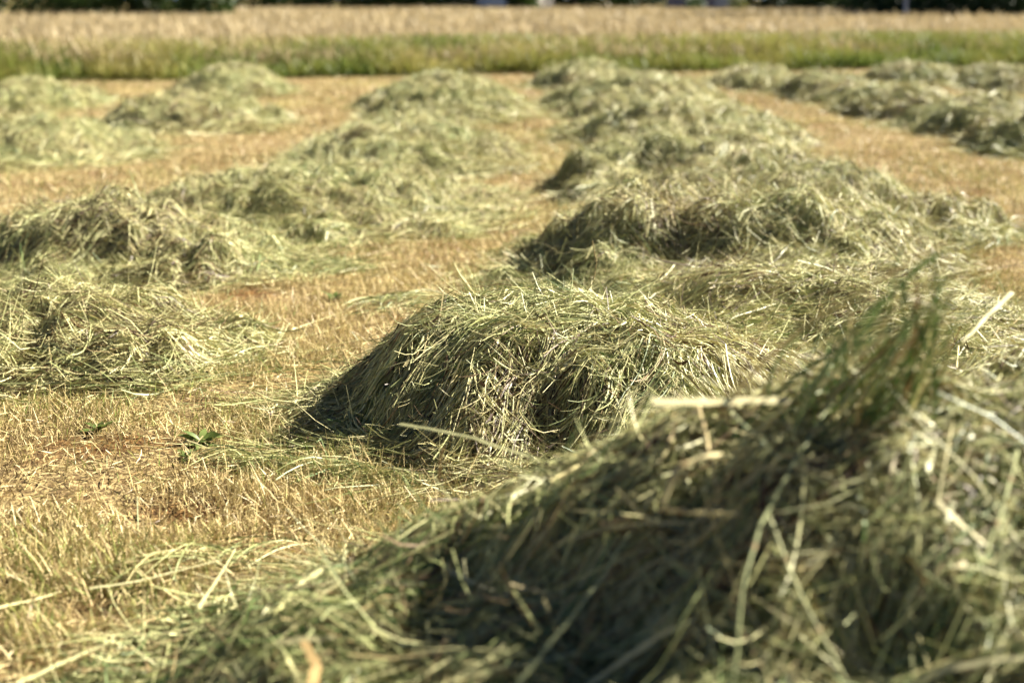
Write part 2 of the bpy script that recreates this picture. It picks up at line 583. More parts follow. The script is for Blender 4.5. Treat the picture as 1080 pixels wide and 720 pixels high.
MID = 'hay heaps of the middle windrow'
LEFT = 'hay heaps of the windrow left of the middle one'
FLEFT = 'hay heaps of the far left windrow'
RIGHT = 'hay heaps of the windrow right of the middle one'
FRIGHT = 'hay heaps of the farthest right windrow'
SPEC = [
    (Heap(.63, 2.12, 1.26, .84, .59, flow=198, spread=32, steep=(.06, 0), p=1.75, fine=1.05, dens=1.35, lumps=.14, drape=.15, lng=1.6, curl=.3, swirl=1.6, wob=.14, clump=.09, gap=.1, tone=.13, brown=.12, reach=1.2, apron=.045, dents=[(-.1, -.45, .18, .2, .45), (-.4, -.35, .15, .2, .45), (.15, -.7, .2, .2, .5), (-.6, -.1, .12, .3, .35), (-.25, -.8, .2, .15, .5), (.12, -.25, .12, .15, .3)]),  # tone shift darkens the hay itself, adding to the shade on this heap
     'big blurred hay heap in shade nearest the camera, crossed by pale stalks', MID),
    (Heap(1.34, 2.85, .92, .85, .46, flow=200, spread=35, p=1.8, clump=.1, lng=1.3, tone=-.03),
     'sunlit hay heap just behind the big shaded foreground heap', MID),
    (hp_px(592, 430, .76, .72, .305, flow=192, spread=15, p=2.8, lumps=.12, steep=(-.10, -.10), dens=1.5, drape=2.1, clump=.07, lng=1.4, stray=.5, foot=1.0, fine=.85, apron=.10, reach=1.15, tone=-.05, swirl=1.5, dents=[(-.12, -.80, .14, .25, .35), (-.48, -.62, .12, .2, .4), (.25, -.75, .1, .2, .35)]),
     'sharply focused domed hay heap with combed strands and a dark shaded left foot', MID),
    (hp_px(855, 348, .98, .80, .23, flow=20, spread=15, p=1.5, steep=(0, .25), clump=.045, lng=1.5, stray=.5, tone=-.05, swirl=1.3),
     'low sunlit hay heap of straight pale strands right behind the focused heap', MID),
    (hp_px(765, 288, 1.05, .80, .32, flow=195, spread=40, p=2.8, steep=(-.15, 0), lumps=.3, dents=[(-.22, -.60, .30, .22, .85), (-.75, -.45, .2, .25, .6)]),
     'hay heap with a dark hollow on its left flank, behind the focused heap', MID),
    (hp_px(850, 235, 1.02, 1.1, .27, flow=200, spread=45, p=1.9),
     'rounded hay heap two behind the focused heap, at the right side of the middle windrow', MID),
    (hp_px(740, 195, .92, 1.15, .30, flow=200, spread=45, p=2.8, steep=(-.15, 0), dents=[(-.45, -.5, .3, .25, .6)]),
     'hay heap with a dark overhanging left end halfway along the middle windrow', MID),
    (hp_px(715, 148, 1.0, 1.7, .29, flow=200, spread=45, p=2.4, steep=(-.12, 0)),
     'pale topped hay heap in the far half of the middle windrow, steep dark left edge', MID),
    (hp_px(672, 114, 1.0, 2.2, .30, flow=200, spread=45, p=2.4),
     'last but one hay heap at the far end of the middle windrow', MID),
    (hp_px(622, 91, .80, 1.7, .28, flow=200, spread=45, p=2.4),
     'last small hay heap at the far end of the middle windrow', MID),
    (hp_px(40, 372, .80, .56, .20, flow=8, spread=24, clump=.11, lng=1.35, swirl=1.8, p=1.6, dens=1.2),
     'low spread hay heap of long pale strands at the left edge, nearest of its windrow', LEFT),
    (hp_px(100, 280, 1.10, .72, .24, flow=20, spread=34, clump=.13, lng=1.2, swirl=2.2, p=1.9, dens=1.1, dents=[(-.35, -.55, .3, .25, .8), (.15, -.6, .2, .2, .5)]),
     'broad hay heap with a black gap under its left end, second in its windrow', LEFT),
    (hp_px(340, 222, 1.08, 1.25, .22, flow=30, spread=40, p=1.7),
     'flat topped hay heap third along the windrow left of the middle one', LEFT),
    (hp_px(425, 166, .88, 1.6, .25, flow=30, spread=40, p=1.9),
     'hay heap fourth along the windrow left of the middle one', LEFT),
    (hp_px(468, 114, .92, 2.3, .30, flow=30, spread=40, p=2.2, steep=(-.08, 0)),
     'long hay heap with a dark left corner at the far end of its windrow', LEFT),
    (hp_px(22, 163, 1.02, 1.15, .23, flow=20, spread=40, p=1.8),
     'wide low hay heap at the left edge, nearest of the far left windrow', FLEFT),
    (hp_px(205, 131, .85, 1.2, .25, flow=30, spread=40, p=2.1),
     'hay heap with a dark pointed left end in the far left windrow', FLEFT),
    (hp_px(28, 113, .80, 1.5, .25, flow=20, spread=40, p=2.0),
     'rounded hay heap by the grass strip at the left edge', FLEFT),
    (hp_px(248, 97, .75, 1.5, .30, flow=20, spread=40, p=2.0, steep=(-.1, 0)),
     'small peaked hay heap touching the grass strip, farthest of the far left windrow', FLEFT),
    (hp_px(1110, 158, .72, .95, .25, flow=200, spread=45, p=2.4),
     'hay heap cut by the right edge, nearest of the right windrow', RIGHT),
    (hp_px(1036, 137, .74, 1.3, .26, flow=200, spread=45, p=2.4, steep=(-.12, 0)),
     'tall hay heap with dark lower left face, second in the right windrow', RIGHT),
    (hp_px(952, 119, .68, 1.6, .235, flow=200, spread=45, p=2.4, steep=(-.1, 0)),
     'hay heap with a black shadow wedge in the middle of the right windrow', RIGHT),
    (hp_px(874, 102, .66, 2.0, .225, flow=200, spread=45, p=2.4, steep=(-.1, 0)),
     'last but one hay heap of the right windrow, dark on its left', RIGHT),
    (hp_px(797, 89, .66, 2.0, .20, flow=200, spread=45, p=2.4),
     'low last hay heap at the far end of the right windrow', RIGHT),
    (hp_px(1055, 91, .75, 1.6, .25, flow=200, spread=45, p=2.2),
     'nearer hay heap of the short windrow below the grass strip at the right', FRIGHT),
    (hp_px(965, 85, .72, 1.6, .225, flow=200, spread=45, p=2.2),
     'farther hay heap of the short windrow below the grass strip at the right', FRIGHT),
]
for hp, lab, grp in SPEC:
    build_heap(hp, lab, grp)


# thin wisps of hay left lying on the stubble
def build_wisp(px0, py0, px1, py1, half, n, label):
    a, b = np.array(gp(px0, py0)), np.array(gp(px1, py1))
    d = b - a
    Lg = np.linalg.norm(d)
    d /= Lg
    nrm = np.array([-d[1], d[0]])
    N, K = n, 6
    c0 = a[None] + d[None] * rng.uniform(0, Lg, (N, 1)) + nrm[None] * rng.normal(0, half, (N, 1))
    th = math.atan2(d[1], d[0]) + rng.normal(0, .6, N)
    ln = rng.uniform(.06, .28, N)
    cu = rng.normal(0, .9, N)
    P = np.zeros((N, K, 3))
    x, y = c0[:, 0] - np.cos(th) * ln / 2, c0[:, 1] - np.sin(th) * ln / 2
    ht = rng.uniform(.008, .05, N) * np.clip(1 - np.abs(((c0 - a) @ nrm)) / (2.5 * half), .2, 1)
    for k in range(K):
        t = k / (K - 1)
        P[:, k] = np.stack([x, y, ground_z(x, y) + .006 + ht * math.sin(math.pi * (.15 + .8 * t))], -1)
        x, y = x + np.cos(th) * ln / (K - 1), y + np.sin(th) * ln / (K - 1)
        th = th + cu / K
    g = Geo()
    D = np.hypot(*a)
    w = max(.0035, D * .0006)
    g.strands(P, blade_profile(N, K, w * rng.uniform(.5, 1.1, N) * .5), np.clip(rng.normal(.52, .25, N), 0, 1))
    o = g.build('hay_wisp', [M_hay], origin=(c0[0, 0], c0[0, 1], 0))
    tag(o, label, 'hay wisp', 'thin wisps of hay on the stubble')


build_wisp(235, 487, 440, 512, .030, 330, 'green wisp of hay on the stubble in front of the focused heap')
build_wisp(110, 618, 300, 588, .04, 90, 'loose thin hay wisp on the stubble at the lower left')
build_wisp(215, 690, 380, 625, .05, 200, 'thick hay wisp at the left foot of the big foreground heap')
build_wisp(385, 326, 450, 318, .06, 230, 'small grey green hay wisp on bare stubble left of the dark hollow')
build_wisp(1035, 262, 1080, 250, .09, 220, 'hay wisp on the stubble at the right edge')

# ------------------------------------------------------------------ stubble
def stubble():
    g = Geo()

    def scatter(N, dmin, dmax, pad=1.25):
        D = dmin * (dmax / dmin) ** (rng.uniform(0, 1, N) ** 1.15)
        x = D * rng.uniform(-.36 * pad, .36 * pad, N) + rng.normal(0, .4, N)
        keep = np.ones(N, bool)
        for hp in HEAPS:
            r, _, _ = hp.r(x, D)
            keep &= r > rng.uniform(.95, 1.08, N)
        keep &= D < EDGE_C + EDGE_K * x + .4
        return x[keep], D[keep]
    # standing stubble
    x, y = scatter(430000, 2.0, 26)
    den = fbm(x * 3.0, y * 3.0, 61, 3)
    hole = np.zeros(len(x))
    for hx, hy, hr, hd in HOLES:
        hole += np.exp(-(((x - hx) / (hr * 1.1)) ** 2 + ((y - hy) / (hr * .9)) ** 2))
    k = (rng.random(len(x)) < np.clip((den - .25) * 3.2, .10, 1)) & (rng.random(len(x)) > hole)
    x, y, den = x[k], y[k], den[k]
    N, K = len(x), 3
    ht = rng.gamma(4, .0068, N) * (.7 + .7 * den)
    lean = rng.normal(0, .30, (N, 2))
    z = ground_z(x, y)
    P = np.zeros((N, K, 3))
    for k in range(K):
        t = k / (K - 1)
        P[:, k, 0] = x + lean[:, 0] * ht * t * (1 + .5 * t)
        P[:, k, 1] = y + lean[:, 1] * ht * t * (1 + .5 * t)
        P[:, k, 2] = z - .004 + ht * t
    w = np.maximum(.0030, y * .00055) * rng.uniform(.6, 1.3, N) * .5
    W = w[:, None] * np.array([1, .9, .35])[None]
    pat = fbm(x * 1.1, y * 1.1, 77, 3)
    strip = fbm(x * 3.2, y * .18, 83, 2) - .5
    grn = np.clip((pat - .47) * 5, .04, 1) * .4
    tone = np.where(rng.random(N) < grn, rng.uniform(.82, 1, N), np.clip(rng.normal(.52, .15, N) + strip * .5, .03, .8))
    g.strands(P, W, tone)
    # clippings lying flat
    x, y = scatter(75000, 2.0, 24)
    N, K = len(x), 4
    th = rng.uniform(0, 6.283, N)
    ln = rng.uniform(.015, .075, N)
    cu = rng.normal(0, 1.0, N)
    P = np.zeros((N, K, 3))
    tl = rng.normal(0, .012, N)
    zz = rng.uniform(.002, .022, N)
    for k in range(K):
        P[:, k] = np.stack([x, y, ground_z(x, y) + zz + tl * (k / (K - 1) - .5)], -1)
        x, y = x + np.cos(th) * ln / (K - 1), y + np.sin(th) * ln / (K - 1)
        th = th + cu / K
    w = np.maximum(.0026, P[:, 0, 1] * .0005) * rng.uniform(.5, 1.4, N) * .5
    tone = np.clip(rng.normal(.5, .2, N), .02, .84)
    g.strands(P, blade_profile(N, K, w), tone)
    tag(g.build('stubble', [M_stub]), 'short dry golden stubble and clippings covering the mown field', 'stubble', kind='stuff')


stubble()

# ------------------------------------------------------------------ uncut meadow and its green edge
def crop():
    g = Geo()
    N = 140000
    dmin, dmax = 18.0, 96.0
    y = dmin * (dmax / dmin) ** (rng.uniform(0, 1, N) ** .95)
    x = y * rng.uniform(-.47, .47, N)
    edge = EDGE_C + EDGE_K * x
    keep = (y > edge + .5)
    keep &= ~((x / y < -.192) & (y > 57)) & ~((x / y > .250) & (y > 53))
    x, y = x[keep], y[keep]
    edge = EDGE_C + EDGE_K * x
    N, K = len(x), 5
    ht = rng.normal(.56, .07, N) + (fbm(x * .25, y * .25, 211, 3) - .5) * .22
    tall = rng.random(N) < .012
    ht = np.where(tall, ht + rng.uniform(.05, .22, N), ht)
    ht *= np.clip(.62 + (y - edge) * .16, .6, 1)
    lean = rng.normal(0, .18, (N, 2)) + np.array([-.10, 0])
    P = np.zeros((N, K, 3))
    for k in range(K):
        t = k / (K - 1)
        P[:, k] = np.stack([x + lean[:, 0] * ht * t * t, y + lean[:, 1] * ht * t * t, ht * t - .01], -1)
    w = np.maximum(.006, y * .00075) * rng.uniform(.7, 1.4, N) * .5
    W = w[:, None] * np.array([1, .9, 1.2, 1.5, .35])[None]
    pat = fbm(x * .3, y * .3, 221, 2)
    g.strands(P, W, np.clip(rng.normal(.4, .2, N) + (pat - .5) * .8, 0, 1))
    tag(g.build('tall_grass', [M_crop]), 'tall ripe tan meadow grass standing uncut beyond the mown field', 'tall grass', kind='stuff')
    g = Geo()
    N = 52000
    x = rng.uniform(-10.5, 13, N)
    e = EDGE_C + EDGE_K * x
    dd = np.abs(rng.normal(0, 2.0, N))
    y = e + dd - .1 + (fbm(x * .8, x * 0 + 3, 5, 3) - .5) * .7
    K = 4
    ht = rng.normal(.43, .10, N) * np.clip(.5 + dd * .45, .5, 1.15) * (.6 + .8 * fbm(x * .9, y * .9, 231, 3))
    ht = np.clip(ht, .04, .6)
    lean = rng.normal(0, .4, (N, 2))
    P = np.zeros((N, K, 3))
    for k in range(K):
        t = k / (K - 1)
        P[:, k] = np.stack([x + lean[:, 0] * ht * t * t, y + lean[:, 1] * ht * t * t, ht * t - .01], -1)
    w = .016 * rng.uniform(.6, 1.4, N) * .5
    pat = fbm(x * .7, y * .7, 241, 3)
    g.strands(P, blade_profile(N, K, w), np.clip(rng.normal(.42, .2, N) + (pat - .5) * 1.6, 0, 1))
    tag(g.build('grass', [M_grass]), 'green grass strip between the mown field and the tall tan grass', 'grass', kind='stuff')


crop()


# tall weeds that rise out of the grass edge
def tall_weed(px, py, ht, n, label):
    x0, y0 = gp(px, py)
    g = Geo()
    P = np.zeros((n, 5, 3))
    a = rng.uniform(0, 6.283, n)
    sp = rng.uniform(.02, .16, n) * ht
    hh = ht * rng.uniform(.6, 1, n)
    for k in range(5):
        t = k / 4
        P[:, k] = np.stack([x0 + np.cos(a) * sp * t, y0 + np.sin(a) * sp * t, hh * t], -1)
    g.strands(P, np.full((n, 5), .006) * np.array([1, 1, .8, .6, .4]), rng.uniform(.4, 1, n), 3)
    m = n * 22
    i = rng.integers(0, n, m)
    t = rng.uniform(.2, 1, m)
    r = np.stack([x0 + np.cos(a[i]) * sp[i] * t, y0 + np.sin(a[i]) * sp[i] * t, hh[i] * t], -1)
    la = rng.uniform(0, 6.283, m)
    ln = rng.uniform(.05, .14, m) * (1.2 - .7 * t)
    Q = np.zeros((m, 3, 3))
    for k in range(3):
        Q[:, k] = r + np.stack([np.cos(la) * ln * k / 2, np.sin(la) * ln * k / 2, ln * .45 * k / 2 - .03 * (k / 2) ** 2], -1)
    g.strands(Q, np.tile(np.array([.006, .02, .004]), (m, 1)), rng.uniform(.3, 1, m))
    o = g.build('weed_plant', [M_grass], origin=(x0, y0, 0))
    tag(o, label, 'weed', 'tall weeds along the grass strip')


tall_weed(405, 72, .62, 9, 'tall brownish weed rising from the grass strip above the gap left of centre')
tall_weed(885, 66, .58, 10, 'bushy green weed in the grass strip above the right windrow')
tall_weed(20, 74, .72, 10, 'tall dark weed in the grass strip at the left edge')
tall_weed(100, 74, .60, 9, 'dark green weed in the grass strip above the far left heaps')
tall_weed(150, 78, .45, 10, 'low broad blue green weed in the grass strip')


# small broad-leaved weeds in the stubble
def small_weed(px, py, r, n, label):
    x0, y0 = gp(px, py)
    g = Geo()
    r *= .85
    n = int(n * 1.8)
    z0 = float(ground_z(np.array([x0]), np.array([y0]))[0])
    a = rng.uniform(0, 6.283, n)
    ln = r * rng.uniform(.35, 1.1, n)
    el = rng.uniform(.3, 1.2, n)
    K = 6
    P = np.zeros((n, K, 3))
    for k in range(K):
        t = k / (K - 1)
        P[:, k] = np.stack([x0 + np.cos(a) * ln * t * np.cos(el * (1 - .4 * t)), y0 + np.sin(a) * ln * t * np.cos(el * (1 - .4 * t)),
                            z0 + .005 + ln * (np.sin(el) * t - .35 * t * t)], -1)
    W = r * .16 * np.array([.12, .5, 1, 1.05, .7, .05])[None] * rng.uniform(.7, 1.3, (n, 1))
    up = np.stack([-np.sin(a), np.cos(a), np.zeros(n)], -1)[:, None, :]
    T = np.stack([np.cos(a) * .3, np.sin(a) * .3, np.ones(n)], -1)[:, None, :] + rng.normal(0, .25, (n, 1, 3))
    g.strands(P, W, rng.uniform(0, 1, n), 2, roll=T)
    o = g.build('weed_seedling', [M_weed], origin=(x0, y0, 0))
    tag(o, label, 'weed', 'small green weeds in the stubble')


small_weed(105, 458, .075, 9, 'small bright green leafy weed in the stubble below the left heap')
small_weed(212, 468, .085, 12, 'green leafy weed in the stubble left of the focused heap\'s shadow')
small_weed(198, 484, .05, 7, 'tiny pale green weed just below a larger leafy weed')
small_weed(103, 563, .035, 5, 'single short green shoot in the dry stubble')
small_weed(352, 318, .09, 8, 'yellow green weed in the lane beside the small hay wisp')
small_weed(135, 632, .04, 5, 'tiny green weed between straws at the lower left')


# ------------------------------------------------------------------ single straws one can tell apart
def spline(pts, n):
    pts = np.asarray(pts, float)
    if len(pts) == 2:
        t = np.linspace(0, 1, n)[:, None]
        return pts[0] * (1 - t) + pts[1] * t
    d = np.concatenate([[0], np.cumsum(np.linalg.norm(np.diff(pts, axis=0), axis=1))])
    s = np.linspace(0, d[-1], n)
    return np.stack([np.interp(s, d, pts[:, k]) for k in range(3)], -1)


def straw(pxs, w, label, tone=.5, round_=False, lift=.03, lifts=None, name='straw', cat='straw', n=16, taper=.4, mat=None, sag=0.0, depth=None):
    """a stalk lying on the hay: each waypoint is the hay surface there, raised by its own height"""
    pts = []
    for i, (px, py) in enumerate(pxs):
        lf = lifts[i] if lifts else lift
        if depth is not None:
            d = ray(px, py)
            dd = depth[i] if hasattr(depth, '__len__') else depth
            pts.append(np.array([0, 0, CAM_H]) + d * dd / d[1])
        else:
            pts.append(hit(px, py, lf))
    if depth is None and len(pts) > 2 and pts[0][1] < 3:
        dl = np.linspace(pts[0][1], pts[-1][1], len(pts))
        dl = dl - max(0, max(a - p[1] for a, p in zip(dl, pts)))
        pts = [np.array([0, 0, CAM_H]) + ray(*q) * a / ray(*q)[1] for q, a in zip(pxs, dl)]
    c = spline(pts, n)
    c = c + np.cumsum(rng.normal(0, .0006, c.shape), 0)
    t = np.linspace(0, 1, n)
    W = w * .5 * (1 - (1 - taper) * t ** 2) * (1 + .12 * np.sin(t * 23))
    g = Geo()
    view = (c.mean(0) - np.array([0, 0, CAM_H]))
    if round_:
        g.strands(c[None], W[None], np.array([tone]), 6)
        # nodes of the stalk
        for q in (.33, .68):
            k = int(q * (n - 1))
            ax = c[min(k + 1, n - 1)] - c[k - 1]
            ax /= np.linalg.norm(ax)
            nd = np.stack([c[k] - ax * w, c[k], c[k] + ax * w])
            g.strands(nd[None], np.array([[W[k] * .9, W[k] * 1.45, W[k] * .9]]), np.array([.15]), 6)
    else:
        # folded leaf: two halves meeting in a midrib
        rl = np.array([.2, -.55, .8]) + rng.normal(0, .12, 3)
        g.strands(c[None], W[None], np.array([tone]), 2, roll=rl[None, None, :])
        T = np.gradient(c, axis=0)
        T /= np.linalg.norm(T, axis=1, keepdims=True)
        A = np.cross(T, rl)
        A /= np.linalg.norm(A, axis=1, keepdims=True)
        B = np.cross(T, A)
        v0 = c - A * W[:, None] * .02 + B * .0008
        g.strands((v0)[None], (W * .14)[None], np.array([min(1, tone + .1)]), 3)
    o = g.build(name, [mat or M_straw], origin=tuple(pts[0]))
    tag(o, label, cat, 'single straws lying loose on the hay')
    return o


straw([(688, 422), (760, 424), (834, 423)], .0125, 'short broad pale straw lying level across the crest of the foreground heap', .6, depth=[2.02, 2.05, 2.08], taper=.9)
straw([(760, 480), (742, 482), (714, 492), (697, 538), (730, 541), (780, 543)], .0088, 'yellow straw bent into a square hook on the foreground heap', .5, True, lift=.13)
straw([(736, 425), (745, 465), (757, 530)], .0075, 'brownish straw standing above the bent hook straw', .25, True, lift=.06)
straw([(893, 393), (866, 440), (838, 485), (800, 555), (782, 620), (772, 722)], .0072, 'longest grey green stalk running down the middle of the foreground heap', .95, True, lift=.07)  # darker green tone puts the heap's shade into this stalk's colour
straw([(1011, 365), (1006, 450), (990, 532)], .0062, 'straight pale stalk standing upright at the right of the foreground heap', .6, True, lift=.06)
straw([(988, 528), (1010, 550), (1042, 578)], .009, 'short pale stalk slanting down from the foot of the upright stalk', .6, False, lift=.05)
straw([(422, 447), (500, 462), (572, 487)], .007, 'thin yellow green blade reaching left in front of the focused heap\'s shadow', .8, False, depth=[2.75, 2.6, 2.45], taper=.8)
straw([(545, 722), (600, 655), (634, 612), (665, 560)], .0062, 'green blade leaning up to the right at the bottom centre', .9, False, lift=.06)
straw([(810, 545), (830, 598), (862, 665), (895, 722)], .0072, 'thick olive stalk running down to the bottom edge right of the longest stalk', .85, True, lift=.07)
straw([(292, 678), (320, 674), (352, 672)], .0095, 'short bright straw fragment at the bottom left of the foreground heap', .6, False, lift=.05, taper=.9)
straw([(330, 722), (335, 700), (318, 676)], .016, 'broad brown dead leaf at the bottom edge of the foreground heap', .05, False, lift=.07, taper=.7)
straw([(-5, 641), (30, 635), (66, 625)], .006, 'pale straw lying on the stubble at the left edge', .6, False, lift=.03)
straw([(18, 720), (70, 697), (121, 674)], .0065, 'long green tinted straw on the stubble at the lower left corner', .8, False, lift=.04)
straw([(95, 620), (150, 612), (190, 602), (235, 590)], .005, 'silvery straw slanting across the stubble left of the foreground heap', .7, False, lift=.03)
straw([(210, 640), (228, 610), (248, 575)], .006, 'pale upright blade leaning over the thick hay wisp', .75, False, lift=.06)
straw([(60, 672), (100, 669), (152, 668)], .004, 'thin yellow straw lying level near the bottom left', .4, True, lift=.02)
straw([(618, 722), (660, 692), (700, 665), (732, 652)], .009, 'curved pale straw rising from the bottom edge', .5, False, lift=.05)
straw([(470, 598), (484, 604), (500, 614)], .010, 'short pale straw chip in the dark left part of the foreground heap', .5, False, lift=.05, taper=.8)
straw([(500, 625), (515, 628), (535, 626)], .010, 'small pinkish straw chip in the dark left part of the foreground heap', .1, False, lift=.05, taper=.8)
straw([(632, 553), (648, 549), (662, 547)], .010, 'pink tan straw flake in the shade below the lit upper edge of the foreground heap', .12, False, lift=.05, taper=.8)
straw([(960, 722), (1000, 706), (1040, 700), (1085, 697)], .011, 'thick pale blade arching across the bottom right corner', .7, False, lift=.06)
straw([(1072, 475), (1058, 535), (1040, 592)], .008, 'grey green stalk leaning at the right edge of the foreground heap', .9, True, lift=.06)
straw([(1068, 308), (1040, 335), (1014, 362)], .009, 'white straw slanting up above the sunlit heap at the right', .6, False, depth=[2.78, 2.70, 2.62])
straw([(626, 295), (629, 278), (625, 256)], .003, 'thin upright seed stalk on the crest of the focused heap', .15, True, depth=[4.15, 4.15, 4.15], taper=.8)
straw([(462, 508), (464, 488), (468, 468)], .007, 'blurred brown leaf tip standing before the focused heap\'s shadow', .02, False, depth=[2.5, 2.5, 2.5])
straw([(345, 410), (390, 396), (425, 376)], .0022, 'thin dark stem leaning out of the left flank of the focused heap', .1, True, depth=[3.95, 4.0, 4.05])
straw([(336, 414), (360, 407), (386, 399)], .006, 'pale straw on the stubble at the left foot of the focused heap', .5, False, lift=.02)
straw([(10, 239), (30, 240), (47, 242)], .008, 'short white straw on the dark end of the broad second left heap', .6, False, lift=.05)


# dark tuft of stems sticking up out of the foreground heap
def tuft():
    g = Geo()
    base = hit(885, 455, .0)
    N, K = 120, 8
    P = np.zeros((N, K, 3))
    tip = np.array([0, 0, CAM_H]) + ray(1000, 262) * 1.98 / ray(1000, 262)[1]
    for i in range(N):
        b = base + rng.normal(0, 1, 3) * np.array([.085, .05, .03])
        q = rng.uniform(.35, 1.0)
        e = base + (tip - base) * q + rng.normal(0, 1, 3) * np.array([.07, .06, .04]) * (1.35 - q)
        t = np.linspace(0, 1, K)[:, None]
        bow = rng.normal(0, .035, 3)
        P[i] = b * (1 - t) + e * t + bow * np.sin(math.pi * t)
    g.strands(P, blade_profile(N, K, rng.uniform(.0025, .006, N) * .6), rng.choice([.03, .09, .25, .8, .88, .95, .99], N), 2)
    tag(g.build('stem_tuft', [M_hay], origin=tuple(base)), 'dark tuft of stems sticking up slantwise from the foreground heap', 'stem tuft')


tuft()

# ------------------------------------------------------------------ trees, shrubs and buildings at the far side
M_bark = plain_mat('bark', (.11, .08, .055), .9, 8, .4)


def tree(name, label, cat, group, px, D, height, rad, mat, n_leaf=2600, leaf=.16, low=.05, trunk=.14, shape='round', bark=M_bark):
    x0, y0 = (px - 540) / FPX * D, D
    root = bpy.data.objects.new(name, None)
    col.objects.link(root)
    root.location = (x0, y0, 0)
    tag(root, label, cat, group)
    # trunk and limbs
    g = Geo()
    K = 8
    t = np.linspace(0, 1, K)
    c = np.stack([.12 * np.sin(t * 3 + px), .1 * np.cos(t * 2.3 + px) - .1, t * height * .8 - .05], -1)
    g.strands(c[None], (trunk * (1 - .85 * t) * (1 + .5 * np.exp(-t * 14)))[None], np.array([.5]), 8)
    nl = 9
    for i in range(nl):
        k = rng.uniform(.15, .85)
        b = np.array([np.interp(k, t, c[:, j]) for j in range(3)])
        a = i * 2.4 + rng.uniform(-.4, .4)
        ln = rad * rng.uniform(.5, .85) * (1 - .5 * k)
        s = np.linspace(0, 1, 5)[:, None]
        e = np.array([math.cos(a) * ln, math.sin(a) * ln, ln * rng.uniform(.3, .9)])
        p = b + e * s + np.array([0, 0, .15 * ln]) * np.sin(s * 3)
        g.strands(p[None], (trunk * .42 * (1 - k * .6) * (1 - .8 * s[:, 0]))[None], np.array([.5]), 6)
    g.build('trunk', [bark], parent=root)
    # crown of leaf-sized blades in clumps through its volume
    nc = 70
    cl = rng.normal(size=(nc, 3))
    cl /= np.linalg.norm(cl, axis=1, keepdims=True)
    cl *= rng.uniform(.25, 1, (nc, 1)) ** .6
    zz = (cl[:, 2] + 1) / 2
    if shape == 'cone':
        rr = rad * (1.05 - zz)
    elif shape == 'shrub':
        rr = rad * (1.05 - .35 * zz)
    else:
        rr = rad * np.sqrt(np.clip(1.0 - (zz - .38) ** 2 * 1.9, .1, 1))
    cen = np.stack([cl[:, 0] * rr, cl[:, 1] * rr, low + zz * (height - low)], -1)
    cr = rng.uniform(.16, .30, nc) * rad + .15
    ctone = rng.uniform(0, 1, nc)
    # skirt that hangs to the ground
    i = rng.integers(0, nc, n_leaf)
    p = cen[i] + rng.normal(0, .5, (n_leaf, 3)) * cr[i][:, None]
    p[:, 2] = np.abs(p[:, 2] - low) + low
    sk = rng.random(n_leaf) < .4
    aa, rq = rng.uniform(0, 6.283, n_leaf), rad * np.sqrt(rng.uniform(.15, 1.1, n_leaf))
    p[sk] = np.stack([np.cos(aa) * rq, np.sin(aa) * rq, low + rng.uniform(0, 1.6, n_leaf)], -1)[sk]
    d = rng.normal(size=(n_leaf, 3))
    d /= np.linalg.norm(d, axis=1, keepdims=True)
    d[:, 2] -= .3
    ln = leaf * rng.uniform(.6, 1.5, n_leaf)
    Q = np.stack([p, p + d * ln[:, None] * .5 + np.array([0, 0, .02]), p + d * ln[:, None]], 1)
    W = ln[:, None] * np.array([.08, .30, .05])[None]
    tone = np.clip(ctone[i] * .7 + rng.normal(.15, .15, n_leaf), 0, 1)
    g = Geo()
    g.strands(Q, W, tone)
    g.build('crown', [mat], parent=root)
    return root


HEDGE = 'leafy shrubs of the hedge at the left'
shr = [(-40, 58, 3.8, 1.9, 'dark hedge shrub cut by the left edge of the picture'),
       (35, 58.5, 4.2, 1.9, 'hedge shrub with dark gaps, first inside the left edge'),
       (75, 60, 4.6, 1.7, 'deep shaded hedge shrub set back between two lighter ones'),
       (105, 57.5, 3.4, 1.5, 'light green hedge shrub, brightest of the left hedge'),
       (150, 59.5, 4.3, 1.7, 'near black hedge shrub in the middle of the left hedge'),
       (188, 58.5, 3.8, 1.4, 'mid green hedge shrub next to the bushy end one'),
       (226, 55.5, 3.0, 1.0, 'bushy green shrub hanging low at the right end of the left hedge')]
for px, D, h, r, lab in shr:
    tree('hedge_shrub', lab, 'shrub', HEDGE, px, D, h, r, M_leafd if 'dark hedge' in lab or 'black' in lab or 'deep' in lab else M_leaf, 2600, .17, .05, .07, 'shrub')  # deep and black shrubs get the darker leaves, their shade put into the colour
TL = 'trees along the far side of the meadow'
tr = [(275, 96, 8, 3.0, 'grey green far tree just right of the left hedge', 0), (320, 97, 7, 2.4, 'lighter far tree second from the left hedge', 0),
      (365, 98, 9, 3.0, 'dark far tree third from the left hedge', 1), (405, 95, 6, 2.2, 'green low branched far tree over the weed in the grass strip', 0),
      (440, 96, 7, 2.2, 'bright leaved far tree left of the dark gap', 0), (475, 98, 9, 3.0, 'black far tree over the long left windrow', 1),
      (520, 98, 8, 2.8, 'dark far tree left of the white house', 1), (551, 90, 4, .95, 'small far tree touching the left side of the white house', 0),
      (598, 100, 6, 1.7, 'far tree between the white house and the pink cottage', 1), (645, 97, 7, 2.2, 'green far tree right of the pink cottage', 0),
      (677, 98, 7, 2.0, 'dark green far tree left of the grey barn', 1), (805, 88, 8, 2.4, 'black far tree touching the right end of the grey barn', 1),
      (838, 89, 8, 2.2, 'dark far tree second right of the barn', 1), (868, 82, 6, 1.6, 'bright green far tree right of the barn', 0),
      (900, 86, 7, 2.2, 'green far tree before the black conifers begin', 0)]
for px, D, h, r, lab, dk in tr:
    tree('tree', lab, 'tree', TL, px, D, h, r, M_leafd if dk else M_leaf, 3000, .26, .05, .15, 'round')
CF = 'dark conifers at the right'
